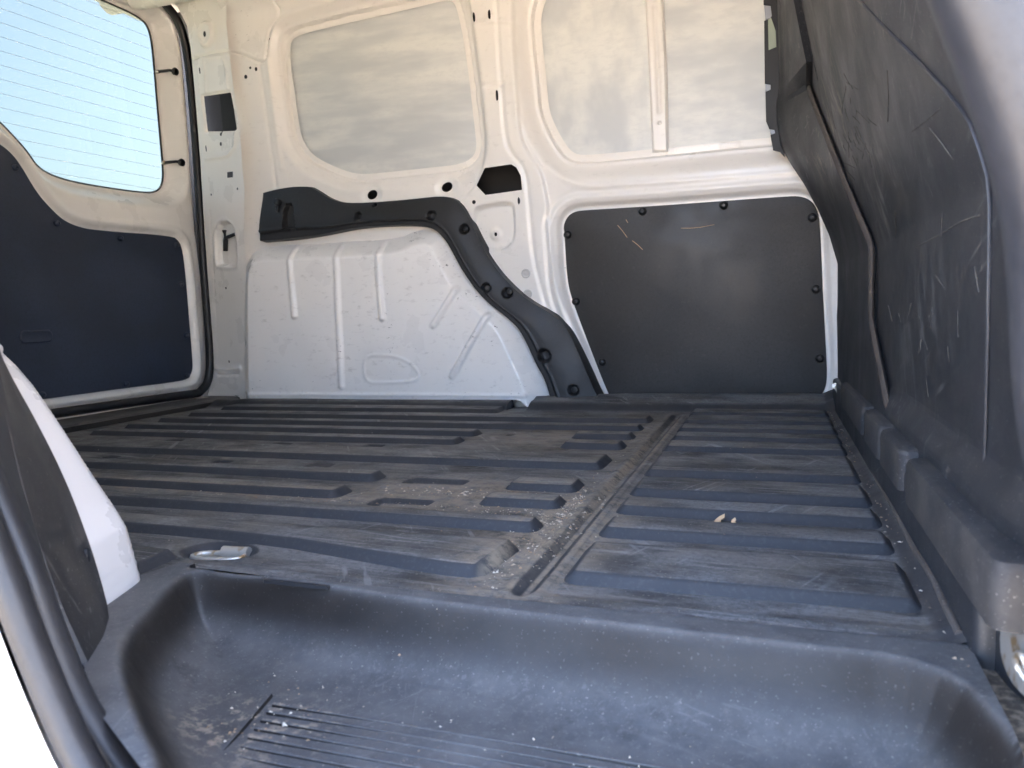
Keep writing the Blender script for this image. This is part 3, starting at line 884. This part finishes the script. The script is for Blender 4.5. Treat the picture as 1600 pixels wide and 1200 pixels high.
# ------------------------------------------------------------------ near wall with the side door opening
wall_near = empty("wall_near", (-1.1, .45, 0))
tag(wall_near, "white body side around the open sliding door", "wall", kind="structure")
# wheel arch of the near side: mirror image of the far one
ARCHN = Plane((0, 2 * YC - 1.885, 0), (1, 0, 0), (0, 0, 1))
ARCHN.n = -ARCHN.n
NEARK = [(a + .042 - .33 * max(b - .06, 0), b) for a, b in AF if b > .005]
NEARK = offset_poly(NEARK, .036).tolist()
NEARK = [(NEARK[0][0], -.04)] + [q for q in NEARK if q[1] > .012] + [(max(q[0] for q in NEARK), -.04)]
near_arch = grid("wheel_arch", ARCHN, (-1.68, -.45, -.04, .60), .003, lambda A, B: arch_h(A - (.042 - .33 * np.maximum(B - .06, 0)), B, True, 3.2) + .0005 * np.sin((B + .35 * A) * 620 + 3 * np.sin(A * 60)) * (1 - ss(.035, .065, B)), M['paint_dimmed'], wall_near, keep=NEARK)
tag(near_arch, "white wheel arch housing seen behind the door pillar trim")
near_arch.data.flip_normals()
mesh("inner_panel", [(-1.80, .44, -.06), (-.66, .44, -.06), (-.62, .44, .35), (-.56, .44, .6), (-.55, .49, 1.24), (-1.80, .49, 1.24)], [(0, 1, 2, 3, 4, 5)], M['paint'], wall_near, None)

# door aperture line in the plane of the side
SEALP = Plane((0, .338, 0), (1, 0, 0), (0, 0, 1))
SEALQ = Plane((0, .312, 0), (1, 0, 0), (0, 0, 1))
inn = SEALP.ats([(-45, 640), (-25, 720), (5, 790), (30, 845), (54, 905), (80, 985), (122, 1090), (160, 1150), (190, 1195), (240, 1250), (320, 1310), (420, 1360)])
out = SEALQ.ats([(-75, 680), (-35, 780), (0, 880), (18, 925), (45, 1000), (90, 1110), (130, 1195), (190, 1280), (280, 1360)])
ri = chaikin([(-.565, 1.15), (-.545, .6)] + inn + [(.0, inn[-1][1] - .012), (.14, inn[-1][1] - .012)], 2, False)
ro = chaikin([(-.575, 1.15), (-.555, .6)] + out + [(.0, out[-1][1] - .008), (.14, out[-1][1] - .008)], 2, False)
ds = tube("door_seal", [SEALP.p(a, b) for a, b in ri], .0068, M['rubber'], None, 12, up=(0, 1, 0), ry=.009)
tag(ds, "slim inner rubber seal lip along the side door opening", "seal")
ds2 = tube("door_seal", [SEALQ.p(a, b) for a, b in ro], .0085, M['rubber'], None, 14, up=(0, 1, 0), ry=.010)
tag(ds2, "thick outer rubber seal bulb bordering the white body side", "seal")
# outer body sheet left of the opening and the lower sill
PQ = Plane((0, .306, 0), (1, 0, 0), (0, 0, 1))
roq = [(a, b) for a, b in ro]
ros = [(a - .011, b - .006) for a, b in roq]
outer = [(-1.85, 1.24)] + ros + [(.40, roq[-1][1]), (.40, -.35), (-1.85, -.35)]
V = [PQ.p(a, b).tolist() for a, b in outer]
qb = mesh("body_side", V, [tuple(range(len(V)))], M['paint_dimmed'], wall_near, None)
# return of the sheet behind the seal
V, Fq2 = [], []
jam = [(a, b) for a, b in ri if b > .004]
pz, px_ = [.0, .06, .14, .26, .45, .8, 1.2], [-.476, -.500, -.520, -.540, -.556, -.57, -.58]
for i, (a, b) in enumerate(jam):
    V += [(a - .006, .336, b), (float(np.interp(b, pz, px_)) - .003, .398, b)]
    if i: Fq2.append((2 * i - 2, 2 * i, 2 * i + 1, 2 * i - 1))
mesh("door_jamb", V, Fq2, M['rubber'], wall_near, 40)
# header above the door and the door post beside the cab
box("door_header", -.60, .40, .345, .47, 1.13, 1.24, M['paint_clean'], wall_near)

# ------------------------------------------------------------------ plastic trim of the rear door pillar
PT0 = [(-.476, .394, .002), (-.500, .390, .06), (-.520, .388, .14), (-.540, .388, .26), (-.556, .388, .45), (-.57, .39, .8)]
PT1 = [(-.548, .487, .002), (-.570, .490, .06), (-.604, .490, .14), (-.668, .487, .24), (-.74, .485, .42), (-.76, .48, .8)]
pillar_trim = empty("pillar_trim", (-.51, .44, 0))
tag(pillar_trim, "scratched black pillar trim with a slot beside the door seal", "trim")
a_ = resample(chaikin(PT0, 2, False), 60); b_ = resample(chaikin(PT1, 2, False), 60)
V, Fq3 = [], []
cs = [(-.02, -.012), (0, 0), (.02, .004), (.5, .006), (.93, .003), (1.0, -.006), (1.01, -.03)]
for i in range(60):
    t_ = unit(b_[i] - a_[i]); nn = unit(np.cross(t_, (0, 0, 1))); nn = nn if nn[0] > 0 else -nn
    bot = 1.0
    if i < 8:  # rounded lower corner on the inboard side
        bot = 1 - .20 * (1 - math.sqrt(1 - (1 - i / 8) ** 2))
    for f, h in cs:
        V.append((a_[i] + (b_[i] - a_[i]) * min(f, 1.01) * bot + nn * h).tolist())
m_ = len(cs)
for i in range(59):
    for k in range(m_ - 1):
        Fq3.append((i * m_ + k, (i + 1) * m_ + k, (i + 1) * m_ + k + 1, i * m_ + k + 1))
Fq3.append(tuple(range(m_)))
mesh("cover", V, Fq3, M['pillar'], pillar_trim, 45)
sp_ = Plane(a_[4] * .24 + b_[4] * .76, b_[4] - a_[4], (0, 0, 1))
plate("slot", sp_, rrect(-.004, .003, -.008, .010, .0032), [(0, .0), (0, .0040), (.001, .0046)], M['dark'], pillar_trim)

# ------------------------------------------------------------------ step well in the doorway
step = empty("step_well", (-.2, .45, -.05))
tag(step, "black moulded step well with rounded rim inside the side door", "step")
WZ = -.052
RIM = chaikin([(-.552, .574), (-.515, .50), (-.489, .448), (-.455, .408), (-.385, .354), (-.31, .305), (-.26, .22), (.16, .22), (.140, .36), (.124, .47), (.106, .556), (.0, .556), (-.148, .560), (-.319, .568), (-.465, .588), (-.53, .590)], 2)
def step_h(A, B):
    s = sdf(A, B, RIM)
    tt = np.clip((-s + .006) / .078, 0, 1)
    tt = np.where(tt < .16, tt * tt / .32, tt - .08) / .92          # small rounding at the rim
    h = .006 + (WZ - .006) * (1 - np.exp(-4.2 * tt)) / (1 - math.exp(-4.2))
    h = h - .010 * ss(.588, .602, B) * (A > -.56)
    h = h + .0012 * np.sin(A * 17 + B * 5) * np.sin(B * 23) * (s < -.04)
    return h
SK = [(-.592, .548), (-.578, .600), (-.54, .602), (.130, .592), (.127, .45), (.130, .29), (-.30, .29), (-.334, .3056), (-.4046, .3435), (-.476, .394), (-.50, .41), (-.555, .47)]
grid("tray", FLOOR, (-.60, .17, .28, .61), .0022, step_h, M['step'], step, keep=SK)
for k in range(9):
    yb = .474 - k * .0112
    x0 = -.376 + k * .003
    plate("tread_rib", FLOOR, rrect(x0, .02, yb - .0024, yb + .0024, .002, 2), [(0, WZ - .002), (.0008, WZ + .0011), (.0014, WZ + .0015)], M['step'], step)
pl_ = [(-.395, .484), (-.372, .40)]
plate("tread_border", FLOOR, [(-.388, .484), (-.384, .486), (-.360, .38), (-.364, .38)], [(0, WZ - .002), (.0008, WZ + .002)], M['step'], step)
# slit in the liner edge
plate("slit", FLOOR, [tuple(FLOOR.at(u, v, .006)) for u, v in ((411, 905.5), (515, 916), (513, 918.5), (412, 908))], [(0, .004), (.0002, .0072)], M['dark'], step)

# ------------------------------------------------------------------ lashing rings
def lashing_ring(loc, rz, label, cup=True, tilt=0.0):
    r = empty("lashing_ring", loc)
    tag(r, label, "ring", "lashing rings in the cargo floor")
    pts = []
    for q in chaikin([(-.033, -.013), (.027, -.013), (.033, .009), (-.027, .011)], 2):
        pts.append((loc[0] + q[0] * math.cos(rz) - q[1] * math.sin(rz), loc[1] + q[0] * math.sin(rz) + q[1] * math.cos(rz), loc[2] + .005 + q[1] * tilt))
    if cup:
        plate("base_plate", FLOOR, [(loc[0] + a, loc[1] + b) for a, b in rrect(-.034, .034, -.018, .016, .008)], [(0, loc[2] - .006), (.001, loc[2] + .0015)], M['zinc'], r)
    tube("ring", pts, .0028, M['zinc'], r, 8, closed=True)
    c, s = math.cos(rz), math.sin(rz)
    p0 = (-.002, .011); p1 = (.030, .010)
    tube("sleeve", [(loc[0] + q[0] * c - q[1] * s, loc[1] + q[0] * s + q[1] * c, loc[2] + .006 + q[1] * tilt) for q in (p0, p1)], .0068, M['zinc'], r, 12)
    return r
lashing_ring((-.578, .657, -.0105), .12, "zinc lashing ring lying in its recess in the ribbed liner")

# ------------------------------------------------------------------ bulkhead
bulkhead = empty("bulkhead", (.15, 1.2, 0))
tag(bulkhead, "scratched black plastic bulkhead dividing cargo space from cab", "partition")
def xm(z):
    q = np.asarray(z) - .335
    q = (q + np.sqrt(q * q + .005 ** 2)) / 2
    return .153 - .235 * q * (1 - .2 * np.clip(q / .8, 0, 1))
def bulk_h(A, B):
    Y = -A
    h = .15 - xm(B)
    h = h + .012 * (1 - ss(.10, .135, B))                       # thicker towards the base
    # broad pressed field
    h = h + .0
    h = h + .006 * ss(.62, .50, Y) * 0
    h = h - .02 * (1 - ss(.47, .60, Y)) ** 2                      # turns away to the door post
    h = h - .004 * gauss(seg_dist(A, B, SEAMU), .0022)
    return h
RIDGE = [(-.655, .10), (-.655, .36), (-.70, .41), (-1.06, .63), (-1.5, .95)]
FIELD = chaikin([(-.70, .15), (-.70, .36), (-1.05, .58), (-1.30, .80), (-1.62, 1.1), (-1.62, .60), (-1.28, .40), (-1.22, .30), (-1.24, .17), (-1.08, .13)], 2)
SEAMB = chaikin(RIDGE, 2, False)
SEAMU = [(-1.62, .68), (-1.66, .9), (-1.70, 1.2)]
BK = [(-.44, -.03), (-1.93, -.03), (-1.93, 1.25), (-.44, 1.25)]
grid("main_panel", BULK, (-1.93, -.44, -.03, 1.25), .005, bulk_h, M['bulk'], bulkhead, keep=None, smooth=7)
# side border of the bulkhead next to the far wall, with foam strip along its inner edge
ZS = np.array([-.03, .06, .09, .22, .24, .335, .40, .46, .52, .57, .61, .66, .70, .72, .76, .9, 1.05, 1.24])
XS_ = np.array([.150, .145, .132, .134, .136, .136, .118, .094, .064, .034, .014, .006, .004, .010, .012, .010, .006, .002])
YS_ = np.array([1.86, 1.80, 1.80, 1.87, 1.88, 1.88, 1.88, 1.88, 1.88, 1.88, 1.88, 1.88, 1.88, 1.88, 1.88, 1.88, 1.88, 1.88])
YT_ = np.where(ZS <= .70, np.interp(ZS, [-.03, .09, .22, .335, .70], [1.10, 1.10, 1.33, 1.33, 1.76]), np.interp(ZS, [.72, 1.24], [1.64, 1.70]))
zz_ = np.linspace(-.03, 1.24, 150)
V, Fb = [], []
ws = np.linspace(0, 1, 20)
for z in zz_:
    xs0, ys0, yt = np.interp(z, ZS, XS_), np.interp(z, ZS, YS_), np.interp(z, ZS, YT_)
    xt = float(xm(z)) - .006
    V.append((xs0 + .05, ys0 + .035, z)); V.append((xs0 + .012, ys0 + .012, z))
    for w_ in ws:
        k = w_
        x = xs0 + (xt - .006 - xs0) * (k ** 1.12) - .004 * math.sin(math.pi * min(k * 4, 1)) * (k < .25)
        V.append((x, ys0 + (yt - ys0) * k, z))
    V.append((xt + .012, yt + .008, z))
nc = 23
for i in range(len(zz_) - 1):
    for k in range(nc - 1):
        Fb.append((i * nc + k, i * nc + k + 1, (i + 1) * nc + k + 1, (i + 1) * nc + k))
bd = mesh("side_border", V, Fb, M['bulk'], bulkhead, 22)
zf = np.linspace(.09, .70, 44)
fp = [(float(xm(z)) - .0075, np.interp(z, ZS, YT_) - .001, z) for z in zf]
fp += [(float(xm(.70)) - .03, 1.80, .708), (.03, 1.86, .71)]
tube("foam_strip", fp, .011, M['foam'], bulkhead, 8, up=(1, 0, 0), ry=.0042)
tube("edge_bead", [(float(xm(b)) - .0012, -a, b) for a, b in resample(SEAMB, 60) if b > .09], .0018, M['bead'], bulkhead, 6, up=(1, 0, 0))
# scratches cut by cargo into the panel face
def bulk_at(u, v):
    d = ray(u, v); x = .12
    for _ in range(25):
        z = EYE[2] + d[2] * x / d[0]
        x = float(xm(z)) - .0004
    return EYE + d * (x / d[0])
SCR = [[(1430, 387), (1465, 368), (1500, 347), (1530, 336)], [(1532, 712), (1545, 726), (1558, 738), (1575, 738), (1598, 750)], [(1398, 330), (1400, 352), (1399, 372)],
       [(1425, 205), (1445, 190), (1470, 168)], [(1452, 200), (1470, 222), (1488, 248)], [(1386, 110), (1388, 150), (1387, 190)], [(1350, 225), (1358, 240), (1362, 262)]]
for k in range(26):
    u, v = random.gauss(1330, 16), random.gauss(200, 42)
    L_ = random.uniform(8, 34); an = random.gauss(1.15, .35)
    SCR.append([(u, v), (u + L_ * .5 * math.cos(an) + random.uniform(-2, 2), v + L_ * .5 * math.sin(an)), (u + L_ * math.cos(an), v + L_ * math.sin(an))])
for k in range(16):
    u, v = random.gauss(1440, 30), random.gauss(480, 55)
    L_ = random.uniform(8, 42); an = random.gauss(1.5, .22)
    SCR.append([(u, v), (u + L_ * math.cos(an), v + L_ * math.sin(an))])
for q in SCR:
    tube("scratch", [bulk_at(u, v) for u, v in q], random.uniform(.0004, .0007), M['scuff'], bulkhead, 5, up=(1, 0, 0), ry=.0004)
# stepped base rail with dusty top blocks
rail = box("base_rail", .128, .160, .57, 1.90, -.004, .074, M['bulk'], bulkhead, .006)
for y0, y1 in ((1.225, 1.60), (1.035, 1.200), (.865, 1.020), (.505, .830)):
    box("block", .1225, .1615, y0, y1, .050, .094, M['dustledge'], rail, .007)
tube("dust_line", chaikin([(.1262, .60, .008), (.1262, .64, .010), (.128, .72, .013), (.1272, .8, .010), (.130, .95, .013), (.1295, 1.1, .010), (.134, 1.3, .013), (.134, 1.4, .011), (.138, 1.75, .012), (.14, 1.88, .012)], 1, False), .0032, M['foam'], rail, 8)
# grey post between bulkhead and door opening
gp = empty("door_post", (.16, .40, 0))
tag(gp, "smooth grey door post at the front edge of the side opening", "post")
DPP = Plane((0, .345, 0), (1, 0, 0), (0, 0, 1))
rd = DPP.ats([(1350, -420), (1415, -180), (1478, 0), (1522, 110), (1560, 220), (1590, 330), (1602, 450), (1606, 600), (1625, 740), (1680, 950), (1730, 1150)])
rd = resample(chaikin(rd, 2, False), 90)
V, Fp = [], []
prof = [(.012, .045), (.003, .034), (.0, .024), (.002, .014), (.008, .005), (.016, .0), (.03, -.003), (.06, -.004), (.30, -.004)]
for a, b in rd:
    for dx, dy in prof:
        V.append((a + dx, .345 + dy, b))
m_ = len(prof)
for i in range(89):
    for k in range(m_ - 1):
        Fp.append((i * m_ + k, i * m_ + k + 1, (i + 1) * m_ + k + 1, (i + 1) * m_ + k))
mesh("post_cover", V, Fp, M['greypillar'], gp, 60)
mesh("cab_closing_panel", [(.42, .30, -.3), (.42, 2.13, -.3), (.42, 2.13, 1.26), (.42, .30, 1.26)], [(0, 1, 2, 3)], M['dark'], gp, None)
# clips and dark plate in the gap behind the bulkhead edge
cp = empty("clip_strip", (-.02, 1.90, .58))
tag(cp, "black clip strip with pale tabs behind the bulkhead edge", "strip")
CLP = Plane((0, 1.885, 0), (1, 0, 0), (0, 0, 1))
po_ = CLP.ats([(1191, -60), (1193, 0), (1193, 8), (1204, 10), (1206, 26), (1203, 31), (1194, 34), (1195, 131), (1204, 133), (1204, 141), (1196, 145), (1197, 190), (1202, 202), (1210, 203), (1211, 209), (1204, 212), (1208, 235), (1219, 238), (1226, 246), (1230, -60)])
plate("strip", CLP, po_, [(0, .0), (0, .006), (.0008, .007)], M['dark'], cp)
for q in ([(1194, 9), (1206, 10), (1206, 28), (1196, 31)], [(1196, 132), (1206, 133), (1206, 142), (1196, 143)], [(1203, 203), (1212, 204), (1212, 210), (1204, 210)]):
    plate("tab", CLP, CLP.ats(q), [(0, -.004), (0, .002), (.0005, .003)], M['clip'], cp)
plate("gap_view_patch", CLP, CLP.ats([(1200, 32), (1205, 30), (1212, 50), (1213, 75), (1201, 80)]), [(0, .006), (0, .008), (.0005, .0085)], M['gap_view'], cp)  # made-up patch standing in for outdoors glimpsed through the gap

# ------------------------------------------------------------------ door sill end: dirty slot and striker
ds_ = box("sill_channel", .124, .152, .30, .60, -.03, -.003, M['sill'], None, .003)
tag(ds_, "dirt-filled metal sill channel beside the step well", "sill")
lk = empty("door_catch", (.165, .47, .02))
tag(lk, "shiny zinc door catch at the foot of the door post", "catch")
CT = Plane((.144, 0, 0), (0, -1, 0), (0, 0, 1))
co = CT.ats([(1572, 985), (1582, 975), (1625, 985), (1630, 1100), (1612, 1092), (1590, 1068), (1574, 1030)])
plate("plate", CT, chaikin(co, 1), [(0, -.01), (0, .003), (.001, .004)], M['zinc'], lk)
c0, c1, c2 = CT.at(1594, 1062, .006), CT.at(1588, 1030, .006), CT.at(1604, 1018, .006)
tube("loop", chaikin([CT.p(*c0, .003), CT.p(*c1, .008), CT.p(*c2, .008), CT.p(c2[0], c2[1] - .02, .003)], 2, False), .0022, M['zinc'], lk, 10)
fl_ = lashing_ring((.138, 1.80, .035), 1.5, "small zinc ring in the far corner of the floor by the bulkhead", False, 2.2)

# ------------------------------------------------------------------ loose bits on the floor
def leaf_bit(c, size, rz, label, curl):
    pts = [(-.5, 0), (-.2, .28), (.2, .36), (.5, .1), (.32, -.12), (.1, -.05), (-.15, -.3)]
    V, n = [], len(pts)
    for lay in (0, .0012):
        for a, b in pts:
            x = (a * math.cos(rz) - b * math.sin(rz)) * size; y = (a * math.sin(rz) + b * math.cos(rz)) * size
            V.append((c[0] + x, c[1] + y, c[2] + .001 + lay + curl * size * (a + .5) ** 2))
    Fc = [tuple(range(n - 1, -1, -1)), tuple(range(n, 2 * n))] + [(i, (i + 1) % n, n + (i + 1) % n, n + i) for i in range(n)]
    o = mesh("leaf_fragment", V, Fc, M['leaf'], None, None)
    tag(o, label, "leaf", "dry leaf scraps on the floor liner")
leaf_bit((-.060, .884, .000), .016, .7, "larger curled tan leaf scrap on the ribbed liner", .45)
leaf_bit((-.044, .880, .000), .010, 1.2, "smaller pointed tan leaf scrap beside the larger one", .5)

V, Fc = [], []
def crumb(x, y, z, s):
    b = len(V)
    for q in ((1, 0, 0), (-.7, .8, 0), (-.6, -.8, 0), (.1, 0, .9)):
        r = 1 + random.uniform(-.35, .35)
        an = random.uniform(0, 6.28)
        V.append((x + s * r * (q[0] * math.cos(an) - q[1] * math.sin(an)), y + s * r * (q[0] * math.sin(an) + q[1] * math.cos(an)), z + s * q[2] * .7))
    Fc.extend([(b, b + 1, b + 3), (b + 1, b + 2, b + 3), (b + 2, b, b + 3), (b, b + 2, b + 1)])
def floor_z(x, y):
    return .0005
def strew(n, cx, cy, sx, sy, smin, smax, z=.0008):
    for _ in range(n):
        crumb(random.gauss(cx, sx), random.gauss(cy, sy), z, random.uniform(smin, smax) * random.choice((.5, .7, 1, 1)))
strew(620, -.245, .86, .022, .10, .0006, .0027)
strew(160, -.235, 1.15, .014, .22, .0005, .0016)
strew(110, -.30, .875, .06, .012, .0008, .0024)
strew(90, -.44, .955, .05, .018, .001, .0032)
strew(160, -.62, .880, .14, .006, .0006, .002)
strew(60, -.32, .965, .05, .012, .0008, .0022)
strew(40, -.24, .66, .02, .03, .0008, .0022)
strew(70, -1.0, .785, .25, .004, .0006, .0016)
for _ in range(130):
    crumb(random.uniform(-1.4, .1), random.uniform(.62, 1.75), .0125, random.uniform(.0004, .0013))
for _ in range(260):
    crumb(random.uniform(-.42, .08), random.uniform(.36, .53), WZ + .001, random.uniform(.0004, .0013))
strew(50, -.36, .44, .02, .02, .0006, .0022, WZ + .002)
for _ in range(130):
    yy = random.uniform(.55, 1.85)
    crumb(.118 + random.gauss(0, .004), yy, .006, random.uniform(.0006, .002))
cr = mesh("crumbs", V, Fc, M['crumb'], None, None)
tag(cr, "pale sawdust crumbs scattered along the ribs and channel of the liner", "crumbs", kind="stuff")
